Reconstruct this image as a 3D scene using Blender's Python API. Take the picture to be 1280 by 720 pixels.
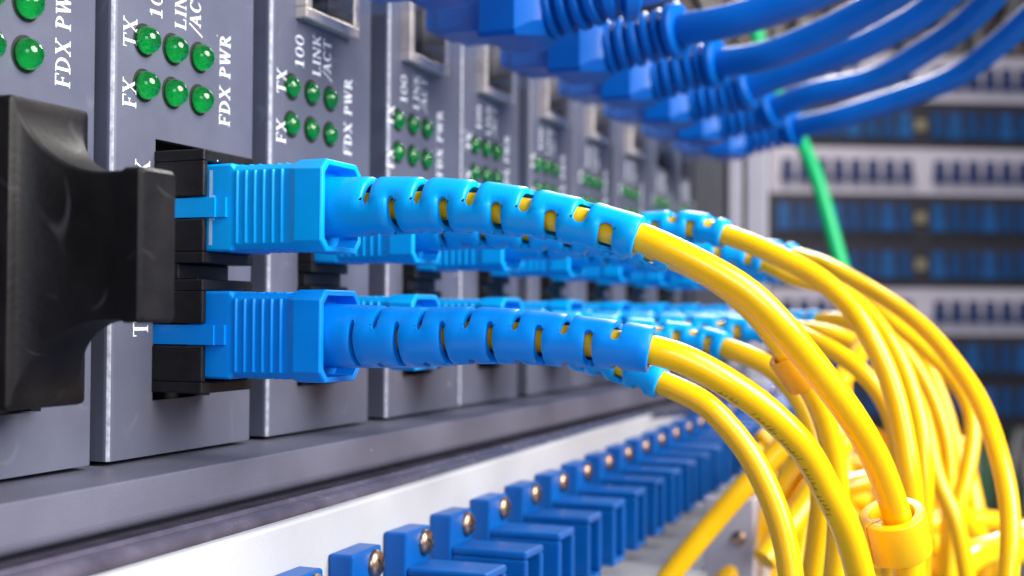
import bpy, bmesh, math, random
from mathutils import Vector, Matrix
# ------------------------------------------------------------------ clear
for o in list(bpy.data.objects): bpy.data.objects.remove(o)
S = bpy.context.scene
COL = S.collection
MM = 0.001                                    # everything below is written in millimetres
rad = math.radians
# ------------------------------------------------------------------ camera
cam_d = bpy.data.cameras.new('camera'); cam = bpy.data.objects.new('camera', cam_d); COL.objects.link(cam)
Rv = Vector((0.375398, -0.926842, 0.006312)); Uv = Vector((-0.020985, -0.001691, 0.999778)); Fv = Vector((0.926626, 0.375447, 0.020085))
m = Matrix(((Rv.x, Uv.x, -Fv.x, -0.1020647), (Rv.y, Uv.y, -Fv.y, -0.08125), (Rv.z, Uv.z, -Fv.z, -0.0040011), (0, 0, 0, 1)))
cam.matrix_world = m
cam_d.lens = 44.1165; cam_d.sensor_width = 36; cam_d.sensor_fit = 'HORIZONTAL'
cam_d.clip_start = 0.005; cam_d.clip_end = 20
cam_d.dof.use_dof = True; cam_d.dof.focus_distance = 0.1205; cam_d.dof.aperture_fstop = 31
S.camera = cam
# ------------------------------------------------------------------ world and lamps
W = bpy.data.worlds.new('World'); S.world = W; W.use_nodes = True
bgn = W.node_tree.nodes['Background']; bgn.inputs[0].default_value = (0.62, 0.70, 1.0, 1); bgn.inputs[1].default_value = 0.32
def area(name, loc, target, size, power, color, size_y=None):
    l = bpy.data.lights.new(name, 'AREA'); l.energy = power; l.color = color; l.size = size * MM; l.shape = 'DISK'
    if size_y: l.shape = 'RECTANGLE'; l.size_y = size_y * MM
    o = bpy.data.objects.new(name, l); COL.objects.link(o)
    o.location = Vector(loc) * MM
    o.rotation_euler = (Vector(target) - Vector(loc)).to_track_quat('-Z', 'Y').to_euler()
    return o
area('key_softbox', (5, -425, 250), (35, -10, 0), 380, 6.8, (1.0, 0.96, 0.91))
area('side_softbox', (-420, -330, 120), (20, -10, 0), 260, 1.1, (0.72, 0.83, 1.0))
area('room_lamp', (880, 30, 600), (300, -40, 20), 340, 14.0, (1.0, 0.95, 0.92))
S.view_settings.view_transform = 'Standard'; S.view_settings.look = 'None'
S.view_settings.exposure = 0; S.view_settings.gamma = 1
S.view_settings.use_curve_mapping = False
S.render.engine = 'CYCLES'
S.cycles.max_bounces = 8; S.cycles.transparent_max_bounces = 12
S.render.resolution_x = 1024; S.render.resolution_y = 576

# ------------------------------------------------------------------ materials
MATS = {}
def mat(name, col, rough=0.5, metal=0.0, coat=0.0, var=0.0, vscale=400, bump=0.0, bscale=3000, specks=0.0, sscale=500,
        trans=0.0, sss=0.0, spec=0.5, alpha=1.0, speckcol=(0.75, 0.78, 0.85), ior=1.5, rvar=0.0, sssr=(1, 1, 1), ssss=0.0006, scratch=0.0):
    if name in MATS: return MATS[name]
    M = bpy.data.materials.new(name); M.use_nodes = True; nt = M.node_tree; N = nt.nodes; L = nt.links
    b = N['Principled BSDF']
    b.inputs['Base Color'].default_value = (*col, 1); b.inputs['Roughness'].default_value = rough
    b.inputs['Metallic'].default_value = metal; b.inputs['Coat Weight'].default_value = coat
    b.inputs['Coat Roughness'].default_value = 0.08
    b.inputs['Transmission Weight'].default_value = trans; b.inputs['Specular IOR Level'].default_value = spec
    b.inputs['IOR'].default_value = ior; b.inputs['Alpha'].default_value = alpha
    if sss:
        b.inputs['Subsurface Weight'].default_value = sss
        b.inputs['Subsurface Radius'].default_value = sssr; b.inputs['Subsurface Scale'].default_value = ssss
    tco = N.new('ShaderNodeTexCoord'); oi = N.new('ShaderNodeObjectInfo')
    va = N.new('ShaderNodeVectorMath'); va.operation = 'ADD'                   # every copy gets its own dust and wear
    vm = N.new('ShaderNodeMath'); vm.operation = 'MULTIPLY'; vm.inputs[1].default_value = 3.7
    L.new(oi.outputs['Random'], vm.inputs[0]); L.new(tco.outputs['Object'], va.inputs[0]); L.new(vm.outputs[0], va.inputs[1])
    class tc: outputs = {'Object': va.outputs[0]}
    colsock = None
    if var:
        n = N.new('ShaderNodeTexNoise'); n.inputs['Scale'].default_value = vscale; n.inputs['Detail'].default_value = 5
        L.new(tc.outputs['Object'], n.inputs['Vector'])
        mr = N.new('ShaderNodeMapRange'); mr.inputs[1].default_value = 0.3; mr.inputs[2].default_value = 0.7
        mr.inputs[3].default_value = 1 - var; mr.inputs[4].default_value = 1 + var
        L.new(n.outputs['Fac'], mr.inputs[0])
        hs = N.new('ShaderNodeHueSaturation'); hs.inputs['Color'].default_value = (*col, 1)
        L.new(mr.outputs[0], hs.inputs['Value']); colsock = hs.outputs[0]
        if rvar:
            r2 = N.new('ShaderNodeMapRange'); r2.inputs[1].default_value = 0.3; r2.inputs[2].default_value = 0.7
            r2.inputs[3].default_value = max(0.02, rough - rvar); r2.inputs[4].default_value = rough + rvar
            L.new(n.outputs['Fac'], r2.inputs[0]); L.new(r2.outputs[0], b.inputs['Roughness'])
    if specks:
        v = N.new('ShaderNodeTexVoronoi'); v.inputs['Scale'].default_value = sscale
        L.new(tc.outputs['Object'], v.inputs['Vector'])
        # only a fraction of the cells hold a dust grain
        sep = N.new('ShaderNodeSeparateColor'); L.new(v.outputs['Color'], sep.inputs[0])
        g = N.new('ShaderNodeMath'); g.operation = 'LESS_THAN'; g.inputs[1].default_value = specks; L.new(sep.outputs[0], g.inputs[0])
        sz = N.new('ShaderNodeMath'); sz.operation = 'MULTIPLY'; sz.inputs[1].default_value = 0.095; L.new(sep.outputs[1], sz.inputs[0])
        d = N.new('ShaderNodeMath'); d.operation = 'LESS_THAN'; L.new(v.outputs['Distance'], d.inputs[0]); L.new(sz.outputs[0], d.inputs[1])
        k = N.new('ShaderNodeMath'); k.operation = 'MULTIPLY'; L.new(g.outputs[0], k.inputs[0]); L.new(d.outputs[0], k.inputs[1])
        mx = N.new('ShaderNodeMix'); mx.data_type = 'RGBA'
        mx.inputs['A'].default_value = (*col, 1); mx.inputs['B'].default_value = (*speckcol, 1)
        if colsock: L.new(colsock, mx.inputs['A'])
        L.new(k.outputs[0], mx.inputs['Factor']); colsock = mx.outputs['Result']
    if scratch:                                   # hairline scuffs: contour lines of a slow noise, broken up by another
        n1 = N.new('ShaderNodeTexNoise'); n1.inputs['Scale'].default_value = 95; n1.inputs['Detail'].default_value = 1
        n2 = N.new('ShaderNodeTexNoise'); n2.inputs['Scale'].default_value = 210; n2.inputs['Detail'].default_value = 2
        L.new(tc.outputs['Object'], n1.inputs['Vector']); L.new(tc.outputs['Object'], n2.inputs['Vector'])
        s1 = N.new('ShaderNodeMath'); s1.operation = 'SUBTRACT'; s1.inputs[1].default_value = 0.5; L.new(n1.outputs['Fac'], s1.inputs[0])
        s2 = N.new('ShaderNodeMath'); s2.operation = 'ABSOLUTE'; L.new(s1.outputs[0], s2.inputs[0])
        s3 = N.new('ShaderNodeMapRange'); s3.inputs[1].default_value = 0.0; s3.inputs[2].default_value = 0.012; s3.inputs[3].default_value = 1; s3.inputs[4].default_value = 0
        L.new(s2.outputs[0], s3.inputs[0])
        s4 = N.new('ShaderNodeMapRange'); s4.inputs[1].default_value = 0.52; s4.inputs[2].default_value = 0.68; L.new(n2.outputs['Fac'], s4.inputs[0])
        s5 = N.new('ShaderNodeMath'); s5.operation = 'MULTIPLY'; L.new(s3.outputs[0], s5.inputs[0]); L.new(s4.outputs[0], s5.inputs[1])
        s6 = N.new('ShaderNodeMath'); s6.operation = 'MULTIPLY'; s6.inputs[1].default_value = scratch; L.new(s5.outputs[0], s6.inputs[0])
        mx = N.new('ShaderNodeMix'); mx.data_type = 'RGBA'; mx.inputs['A'].default_value = (*col, 1); mx.inputs['B'].default_value = (*speckcol, 1)
        if colsock: L.new(colsock, mx.inputs['A'])
        L.new(s6.outputs[0], mx.inputs['Factor']); colsock = mx.outputs['Result']
    if colsock: L.new(colsock, b.inputs['Base Color'])
    if bump:
        n = N.new('ShaderNodeTexNoise'); n.inputs['Scale'].default_value = bscale; n.inputs['Detail'].default_value = 3
        L.new(tc.outputs['Object'], n.inputs['Vector'])
        bp = N.new('ShaderNodeBump'); bp.inputs['Strength'].default_value = bump; bp.inputs['Distance'].default_value = 0.00012
        L.new(n.outputs['Fac'], bp.inputs['Height']); L.new(bp.outputs[0], b.inputs['Normal'])
    MATS[name] = M
    return M
M_PLATE = mat('grey_powder_coat', (0.090, 0.096, 0.138), 0.44, var=0.08, vscale=160, bump=0.16, bscale=5200, specks=0.13, sscale=470, rvar=0.05, scratch=0.05)
M_BEND = mat('pale_bend_edge', (0.33, 0.345, 0.42), 0.38, var=0.35, vscale=1500, bump=0.3, bscale=2500)  # paler, mottled grey for a thin strip along the left bends
M_LEDGE = mat('grey_chassis_paint', (0.108, 0.108, 0.152), 0.46, var=0.10, vscale=110, bump=0.35, bscale=4600, specks=0.10, sscale=380, rvar=0.06)
M_LIP = mat('dark_lip_paint', (0.080, 0.070, 0.098), 0.22, var=0.25, vscale=260, bump=0.3, bscale=500, specks=0.06, sscale=500, rvar=0.1)
M_DARK = mat('dark_interior', (0.012, 0.012, 0.014), 0.8, var=0.2)
M_PRINT = mat('white_print', (0.78, 0.80, 0.86), 0.55, var=0.08, vscale=3000)
M_LED = mat('green_led_lens', (0.02, 0.50, 0.17), 0.06, trans=1.0, ior=1.5, var=0.05, vscale=500)
M_LEDIN = mat('green_led_core', (0.045, 0.34, 0.13), 0.6, var=0.1)
M_BLACK = mat('black_plastic', (0.010, 0.009, 0.010), 0.42, spec=0.3, var=0.25, vscale=700, bump=0.2, bscale=3500, specks=0.30, sscale=750, rvar=0.08)
M_RUBBER = mat('black_soft_plastic', (0.0065, 0.0055, 0.006), 0.50, spec=0.22, var=0.35, vscale=220, bump=0.25, bscale=1800, specks=0.04, sscale=420, rvar=0.10, speckcol=(0.3, 0.3, 0.32), scratch=0.12)
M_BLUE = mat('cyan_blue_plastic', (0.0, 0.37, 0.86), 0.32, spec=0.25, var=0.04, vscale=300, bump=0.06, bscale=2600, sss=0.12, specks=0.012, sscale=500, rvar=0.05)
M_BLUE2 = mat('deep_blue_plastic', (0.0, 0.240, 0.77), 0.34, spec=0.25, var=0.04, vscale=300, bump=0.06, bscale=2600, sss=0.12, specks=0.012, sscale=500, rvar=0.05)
M_YEL = mat('yellow_jacket', (1.0, 0.545, 0.0), 0.21, var=0.04, vscale=120, bump=0.10, bscale=1500, sss=0.1, rvar=0.06)
M_CLIP = mat('yellow_clip_plastic', (1.0, 0.55, 0.0), 0.38, var=0.05, vscale=400, sss=0.25, bump=0.12, bscale=1400)
M_ORANGE = mat('orange_clip_plastic', (1.0, 0.42, 0.0), 0.40, var=0.06, vscale=400, sss=0.2, bump=0.1, bscale=1400)
M_INK = mat('black_ink', (0.03, 0.02, 0.01), 0.6, var=0.3, vscale=5000)
M_MARK = mat('pale_insert_mark', (0.42, 0.62, 0.80), 0.5, var=0.06, vscale=3000)
M_ETH = mat('blue_cable_jacket', (0.0, 0.110, 0.47), 0.34, spec=0.24, var=0.06, vscale=200, bump=0.08, bscale=1200, rvar=0.06)
M_CLEAR = mat('clear_plug_plastic', (0.55, 0.68, 0.95), 0.10, alpha=0.07, var=0.02)
M_NICKEL = mat('nickel_shield', (0.80, 0.70, 0.62), 0.34, metal=0.6, var=0.12, vscale=300, rvar=0.1)
M_GOLD = mat('gold_contact', (0.75, 0.50, 0.18), 0.3, metal=1.0, var=0.1)
M_WHITE = mat('white_panel_paint', (0.46, 0.465, 0.49), 0.5, var=0.05, vscale=90, bump=0.3, bscale=2500, specks=0.05, sscale=260, speckcol=(0.35, 0.34, 0.36))
M_ADP = mat('adapter_blue_plastic', (0.0, 0.092, 0.37), 0.36, spec=0.30, var=0.06, vscale=300, bump=0.1, bscale=2200, rvar=0.05)
M_SCREW = mat('bronze_screw', (0.44, 0.29, 0.21), 0.34, metal=1.0, var=0.2, vscale=900, rvar=0.1)
M_FGREEN = mat('dull_green_far_cable', (0.05, 0.13, 0.06), 0.5, var=0.2)
M_GREEN = mat('green_cable_jacket', (0.0, 0.46, 0.15), 0.4, var=0.06)
M_POST = mat('pale_rack_post', (0.40, 0.39, 0.45), 0.5, var=0.08, vscale=60)
M_RACKW = mat('rack_panel_white', (0.46, 0.42, 0.46), 0.5, var=0.06, vscale=30)
M_RACKD = mat('rack_panel_dark', (0.018, 0.015, 0.020), 0.5, var=0.15, vscale=30)
M_PORTB = mat('rack_port_blue', (0.0, 0.040, 0.135), 0.4, var=0.15, vscale=60)
M_PORTN = mat('rack_port_navy', (0.010, 0.022, 0.085), 0.4, var=0.15, vscale=60)
M_PORTC = mat('rack_port_light_blue', (0.002, 0.075, 0.23), 0.4, var=0.15, vscale=60)
M_BADGE = mat('rack_badge', (0.22, 0.19, 0.11), 0.4, var=0.2, vscale=200)
M_BACK = mat('room_backdrop', (0.10, 0.085, 0.075), 0.8, var=0.35, vscale=14)
M_BR = mat('brown_far_cable', (0.16, 0.12, 0.095), 0.5, var=0.3, vscale=40)
M_GRYC = mat('grey_far_cable', (0.34, 0.31, 0.28), 0.5, var=0.3, vscale=40)

# ------------------------------------------------------------------ mesh helpers (mm)
class MB:
    def __init__(s): s.v = []; s.f = []
    def add(s, vs, fs):
        b = len(s.v); s.v += [tuple(p) for p in vs]; s.f += [tuple(i + b for i in f) for f in fs]
    def box(s, x0, x1, y0, y1, z0, z1):
        s.add([(x0,y0,z0),(x1,y0,z0),(x1,y1,z0),(x0,y1,z0),(x0,y0,z1),(x1,y0,z1),(x1,y1,z1),(x0,y1,z1)],
              [(3,2,1,0),(4,5,6,7),(0,1,5,4),(1,2,6,5),(2,3,7,6),(3,0,4,7)])
    def loft(s, rings, cap0=True, cap1=True):
        n = len(rings[0]); vs = [p for r in rings for p in r]; fs = []
        for k in range(len(rings) - 1):
            for i in range(n):
                j = (i + 1) % n; fs.append((k*n+i, k*n+j, (k+1)*n+j, (k+1)*n+i))
        if cap0: fs.append(tuple(range(n))[::-1])
        if cap1: fs.append(tuple((len(rings)-1)*n + i for i in range(n)))
        s.add(vs, fs)
    def build(s, name, mt, parent=None, off=(0,0,0), smooth=None, bevel=0, segs=2, kind=None, fix=True):
        me = bpy.data.meshes.new(name)
        me.from_pydata([((a-off[0])*MM, (b-off[1])*MM, (c-off[2])*MM) for a, b, c in s.v], [], s.f)
        if fix:
            bm = bmesh.new(); bm.from_mesh(me); bmesh.ops.recalc_face_normals(bm, faces=bm.faces); bm.to_mesh(me); bm.free()
        return link(name, me, mt, parent, smooth, bevel, segs, kind)
def link(name, me, mt, parent=None, smooth=None, bevel=0, segs=2, kind=None):
    if not me.materials: me.materials.append(mt)
    if smooth is not None and len(me.polygons):
        me.polygons.foreach_set('use_smooth', [True]*len(me.polygons)); me.set_sharp_from_angle(angle=rad(smooth))
    o = bpy.data.objects.new(name, me); COL.objects.link(o); o.parent = parent
    if kind: o['kind'] = kind
    if bevel:
        b = o.modifiers.new('bevel', 'BEVEL'); b.width = bevel*MM; b.segments = segs; b.limit_method = 'ANGLE'; b.angle_limit = rad(35)
        b.harden_normals = False
    return o
def thing(name, loc, label, cat, group=None):
    o = bpy.data.objects.new(name, None); COL.objects.link(o); o.location = Vector(loc)*MM; o.empty_display_size = 0.005
    return tag(o, label, cat, group)
def tag(o, label, cat, group=None):
    o['label'] = label; o['category'] = cat
    if group: o['group'] = group
    return o
def struct(o): o['kind'] = 'structure'; return o
def catmull(P, step=1.2):
    P = [Vector(p) for p in P]; Q = [2*P[0]-P[1]] + P + [2*P[-1]-P[-2]]; out = []
    for i in range(1, len(Q)-2):
        p0, p1, p2, p3 = Q[i-1:i+3]; n = max(2, int((p2-p1).length/step))
        for k in range(n):
            t = k/n
            out.append(0.5*((2*p1)+(p2-p0)*t+(2*p0-5*p1+4*p2-p3)*t*t+(3*p1-p0-3*p2+p3)*t**3))
    out.append(P[-1]); return out
class Path:
    def __init__(s, P, step=1.0, up=Vector((0,0,1))):
        s.p = catmull(P, step)
        for _ in range(3):
            q = s.p[:]
            for i in range(2, len(q)-2): q[i] = (s.p[i-1] + 2*s.p[i] + s.p[i+1])/4
            s.p = q
        s.s = [0]
        for a, b in zip(s.p, s.p[1:]): s.s.append(s.s[-1]+(b-a).length)
        s.L = s.s[-1]; s.t = []
        for i in range(len(s.p)):
            s.t.append((s.p[min(i+1,len(s.p)-1)]-s.p[max(i-1,0)]).normalized())
        u = up - s.t[0]*up.dot(s.t[0]); u.normalize(); s.u = [u]
        for i in range(1, len(s.p)):
            u = s.u[-1] - s.t[i]*s.u[-1].dot(s.t[i]); u.normalize(); s.u.append(u)
    def at(s, d):
        import bisect
        i = min(max(bisect.bisect_right(s.s, d)-1, 0), len(s.s)-2)
        k = (d-s.s[i])/(s.s[i+1]-s.s[i])
        t = s.t[i].lerp(s.t[i+1], k).normalized(); u = s.u[i].lerp(s.u[i+1], k); u = (u-t*u.dot(t)).normalized()
        return s.p[i].lerp(s.p[i+1], k), t, u
    def pt(s, d, ang, r):
        p, t, u = s.at(d); w = t.cross(u)
        return p + (u*math.sin(ang) + w*math.cos(ang))*r
def tube(path, r, d0=0, d1=None, n=16, step=1.2, mb=None, cap=True):
    mb = mb or MB(); d1 = path.L if d1 is None else d1; k = max(2, int((d1-d0)/step)); rings = []
    for i in range(k+1):
        d = d0+(d1-d0)*i/k; rr = r(d) if callable(r) else r
        rings.append([path.pt(d, 2*math.pi*j/n, rr) for j in range(n)])
    mb.loft(rings, cap, cap); return mb

# ------------------------------------------------------------------ serif lettering (flat print)
def seg(x0,y0,x1,y1,w):
    d = Vector((x1-x0, y1-y0)).normalized(); n = Vector((-d.y, d.x))*w/2
    return [(x0+n.x,y0+n.y),(x0-n.x,y0-n.y),(x1-n.x,y1-n.y),(x1+n.x,y1+n.y)]
def arc(cx,cy,rx,ry,a0,a1,wx,wy,n=14):
    q = []
    for i in range(n):
        a, b = rad(a0+(a1-a0)*i/n), rad(a0+(a1-a0)*(i+1)/n)
        q.append([(cx+rx*math.cos(a),cy+ry*math.sin(a)),(cx+rx*math.cos(b),cy+ry*math.sin(b)),
                  (cx+(rx-wx)*math.cos(b),cy+(ry-wy)*math.sin(b)),(cx+(rx-wx)*math.cos(a),cy+(ry-wy)*math.sin(a))])
    return q
K, H, E_ = 0.15, 0.07, 0.06
def srf(x, y, w=0.3): return seg(x-w/2, y, x+w/2, y, E_)
GL = {
 'T': (0.70, [seg(.35,0,.35,1,K), seg(.02,.965,.68,.965,H), srf(.35,.03), seg(.05,.76,.05,.97,.05), seg(.65,.76,.65,.97,.05)]),
 'X': (0.76, [seg(.12,.98,.62,.02,K), seg(.62,.98,.12,.02,H), srf(.14,.97,.27), srf(.62,.97,.25), srf(.14,.03,.25), srf(.62,.03,.27)]),
 'F': (0.64, [seg(.18,0,.18,1,K), seg(.04,.965,.6,.965,H), seg(.2,.5,.46,.5,H), srf(.18,.03), seg(.585,.74,.585,.97,.05), seg(.45,.40,.45,.60,.05)]),
 'D': (0.78, [seg(.18,0,.18,1,K), srf(.16,.97), srf(.16,.03)] + arc(.22,.5,.5,.5,-90,90,K,H)),
 'P': (0.64, [seg(.18,0,.18,1,K), srf(.16,.97), srf(.18,.03,.32)] + arc(.25,.73,.34,.27,-90,90,K,H)),
 'R': (0.76, [seg(.18,0,.18,1,K), srf(.16,.97), srf(.18,.03), seg(.34,.48,.64,.03,K), srf(.67,.03,.16)] + arc(.25,.74,.34,.26,-90,90,K,H)),
 'W': (1.0, [seg(.14,.98,.32,.02,K), seg(.32,.02,.5,.9,H), seg(.46,.98,.68,.02,K), seg(.68,.02,.86,.98,H), srf(.14,.97,.28), srf(.48,.97,.24), srf(.86,.97,.24)]),
 '1': (0.56, [seg(.28,0,.28,1,K), srf(.28,.03,.4), seg(.08,.84,.26,.96,.06)]),
 '0': (0.64, arc(.31,.5,.28,.5,0,360,.12,.06,24)),
 'L': (0.66, [seg(.18,0,.18,1,K), srf(.18,.97), seg(.04,.035,.6,.035,H), seg(.59,.03,.59,.26,.05)]),
 'I': (0.38, [seg(.19,0,.19,1,K), srf(.19,.97), srf(.19,.03)]),
 'N': (0.80, [seg(.14,0,.14,1,H), seg(.16,.95,.64,.03,K), seg(.66,0,.66,1,H), srf(.13,.97,.24), srf(.66,.97,.26), srf(.14,.03,.26)]),
 'K': (0.76, [seg(.18,0,.18,1,K), srf(.18,.97), srf(.18,.03), seg(.24,.42,.6,.95,H), seg(.34,.56,.64,.03,K), srf(.61,.97,.22), srf(.66,.03,.2)]),
 'A': (0.76, [seg(.14,.02,.38,.98,H), seg(.36,.98,.62,.02,K), seg(.22,.34,.52,.34,H), srf(.13,.03,.24), srf(.62,.03,.28)]),
 'C': (0.72, arc(.36,.5,.33,.5,48,312,K,H,18) + [seg(.6,.72,.6,.98,.05), seg(.58,.16,.62,.26,.05)]),
 '/': (0.40, [seg(.0,-.2,.55,1.05,H)]),
}
def word(mb, txt, x, z, size, adv=1.0, y=-0.03, stretch=1.0):
    """Print reading upwards (turned a quarter anticlockwise); x is the baseline, z the start."""
    a = 0; k = 0
    for ch in txt:
        w, qs = GL[ch]
        for q in qs:
            k += 1; yy = y - 0.0012*(k % 12)
            mb.add([(x - b*size, yy, z + (a + c*stretch)*size) for c, b in q], [(0,1,2,3)])
        a += w*adv*stretch + 0.04
    return mb

CORDS={'1u': [[6.3, -17.0, 6.35], [6.3, -22.0, 6.35], [6.3, -28.0, 6.3], [6.3, -34, 5.95], [6.3, -42.06, 4.8], [6.31, -49.46, 2.92], [6.73, -51.78, 1.97], [7.34, -54.54, 0.62], [8.53, -58.66, -1.85], [9.62, -61.21, -4.45], [11.59, -63.28, -7.3], [13.51, -65.18, -10.19], [15.44, -67.12, -13.29], [18.42, -68.93, -17.35], [21.18, -70.17, -21.79], [22.56, -70.78, -24.74], [23.81, -71.04, -27.74], [25.07, -71.23, -32.18]], '1l': [[6.3, -17.0, -6.35], [6.3, -22.0, -6.35], [6.3, -28.0, -6.3999999999999995], [6.3, -34.1, -6.1], [6.3, -42.1, -6.4], [6.33, -50.31, -7.1], [7.26, -53.87, -8.13], [8.77, -57.49, -10.31], [10.47, -60.23, -12.53], [12.82, -63.17, -15.97], [14.55, -64.62, -19.19], [16.46, -66.44, -23.49], [18.06, -67.47, -27.94], [19.42, -67.97, -32.02]], '2u': [[33.8, -13.0, 6.35], [33.8, -18.0, 6.35], [33.8, -24.0, 6.199999999999999], [34.94, -33.67, 5.24], [34.99, -40.39, 4.12], [35.37, -45.23, 2.27], [38.16, -49.33, -0.1], [40.94, -53.33, -3.87], [43.42, -56.53, -8.71], [45.52, -58.83, -12.61], [47.13, -59.97, -15.73], [48.61, -60.77, -19.55], [49.99, -61.24, -24.37], [51.15, -61.18, -29.25], [52.12, -60.59, -35.16], [53.01, -59.82, -41.15]], '2l': [[33.8, -13.0, -6.35], [33.8, -18.0, -6.35], [33.8, -24.0, -6.5], [35.46, -31.6, -7.73], [34.11, -38.83, -9.49], [33.14, -44.32, -11.56], [33.05, -46.71, -12.46], [33.05, -49.3, -13.69], [33.27, -52.34, -16.72], [33.25, -54.78, -20.05], [33.22, -57.11, -25.05], [32.79, -58.46, -29.97], [32.08, -59.09, -34.82]], '3u': [[61.3, -13.0, 6.35], [61.3, -18.0, 6.35], [61.3, -24.0, 6.199999999999999], [62.85, -38.78, 7.83], [61.75, -46.61, 6.02], [60.99, -52.6, 3.4], [60.79, -57.3, 0.89], [60.23, -61.04, -2.47], [59.14, -63.51, -5.86], [59.01, -65.63, -10.08], [58.61, -67.09, -14.35], [58.03, -68.07, -18.67], [57.33, -68.78, -22.93], [57.58, -69.13, -27.77], [57.85, -69.3, -37.46]], '3l': [[61.3, -13.0, -6.35], [61.3, -18.0, -6.35], [61.3, -24.0, -6.5], [65.54, -39.27, -7.39], [64.13, -46.36, -8.97], [63.88, -50.97, -10.99], [64.0, -53.76, -13.85], [63.76, -55.66, -17.11], [63.3, -56.96, -21.67], [63.58, -57.33, -27.34], [64.5, -56.59, -33.72], [65.28, -55.46, -41.23]], '4u': [[88.8, -13.0, 6.35], [88.8, -18.0, 6.35], [88.8, -24.0, 6.199999999999999], [89.07, -42.07, 4.97], [87.76, -49.33, 1.84], [87.41, -53.73, 0.73], [86.16, -58.5, -1.65], [84.66, -62.58, -5.79], [82.81, -65.71, -11.04], [81.55, -67.63, -16.53], [79.94, -68.7, -21.89], [79.11, -68.96, -28.69], [79.18, -68.43, -41.85]], '4l': [[88.8, -13.0, -6.35], [88.8, -18.0, -6.35], [88.8, -24.0, -6.5], [92.16, -46.41, -6.51], [90.66, -53.27, -8.34], [90.33, -57.65, -10.89], [89.72, -61.29, -14.33], [89.65, -63.56, -18.37], [89.22, -64.84, -24.46], [89.28, -64.61, -31.46], [90.07, -63.19, -44.52]], '5u': [[116.3, -13.0, 6.35], [116.3, -18.0, 6.35], [116.3, -24.0, 6.199999999999999], [116.5, -40.63, 6.91], [113.46, -49.01, 5.17], [110.77, -52.94, 3.43], [107.66, -58.41, 0.44], [102.52, -64.17, -3.18], [98.02, -68.84, -7.05], [92.29, -73.08, -11.93], [88.18, -76.03, -16.46], [82.72, -78.22, -22.05], [78.04, -79.68, -27.91], [75.06, -79.99, -33.75], [72.85, -79.52, -40.61]], '5l': [[116.3, -13.0, -6.35], [116.3, -18.0, -6.35], [116.3, -24.0, -6.5], [117.82, -43.19, -6.27], [115.6, -50.98, -6.99], [114.85, -56.99, -9.32], [113.81, -62.22, -12.9], [112.16, -65.86, -18.34], [110.77, -67.43, -23.98], [109.37, -68.98, -30.15], [108.54, -71.9, -36.81], [108.45, -73.79, -47.3]], '6u': [[143.8, -13.0, 6.35], [143.8, -18.0, 6.35], [143.8, -24.0, 6.199999999999999], [144.37, -40.11, 5.91], [141.21, -48.15, 3.13], [137.67, -55.14, -1.14], [135.82, -60.97, -6.24], [133.62, -65.96, -10.46], [131.19, -70.38, -15.08], [128.09, -73.12, -19.82], [125.2, -73.73, -24.48], [121.7, -72.71, -31.43], [119.06, -71.18, -37.81], [116.74, -70.16, -49.31]], '6l': [[143.8, -13.0, -6.35], [143.8, -18.0, -6.35], [143.8, -24.0, -6.5], [144.61, -40.09, -5.29], [142.23, -47.57, -4.76], [141.61, -53.99, -5.46], [139.89, -60.2, -9.24], [138.71, -64.93, -15.71], [136.84, -67.94, -22.74], [135.41, -69.36, -29.71], [133.49, -69.46, -38.67], [133.36, -68.38, -52.83]], '7u': [[171.3, -13.0, 6.35], [171.3, -18.0, 6.35], [171.3, -24.0, 6.199999999999999], [171.26, -39.87, 5.58], [166.89, -47.6, 3.04], [163.4, -54.71, -1.65], [159.72, -61.23, -8.83], [156.43, -65.96, -17.3], [154.62, -68.99, -26.37], [153.26, -70.49, -35.35], [153.42, -69.75, -56.77]], '7l': [[171.3, -13.0, -6.35], [171.3, -18.0, -6.35], [171.3, -24.0, -6.5], [171.3, -39.37, -5.4], [167.21, -47.89, -6.31], [163.91, -55.45, -11.11], [162.04, -61.05, -19.31], [160.74, -62.67, -28.74], [160.38, -61.18, -39.91], [159.58, -58.19, -59.05]], '8u': [[198.8, -13.0, 6.35], [198.8, -18.0, 6.35], [198.8, -24.0, 6.199999999999999], [199.11, -39.35, 5.78], [194.98, -47.66, 3.03], [189.68, -55.53, -3.55], [186.77, -61.17, -12.81], [184.89, -63.94, -23.97], [183.9, -63.51, -35.99], [184.56, -60.98, -63.86]], '8l': [[198.8, -13.0, -6.35], [198.8, -18.0, -6.35], [198.8, -24.0, -6.5], [199.34, -39.33, -5.5], [195.33, -47.98, -7.25], [191.99, -55.33, -14.33], [190.45, -58.88, -26.29], [190.08, -57.21, -40.53], [189.64, -52.11, -65.68]]}
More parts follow.
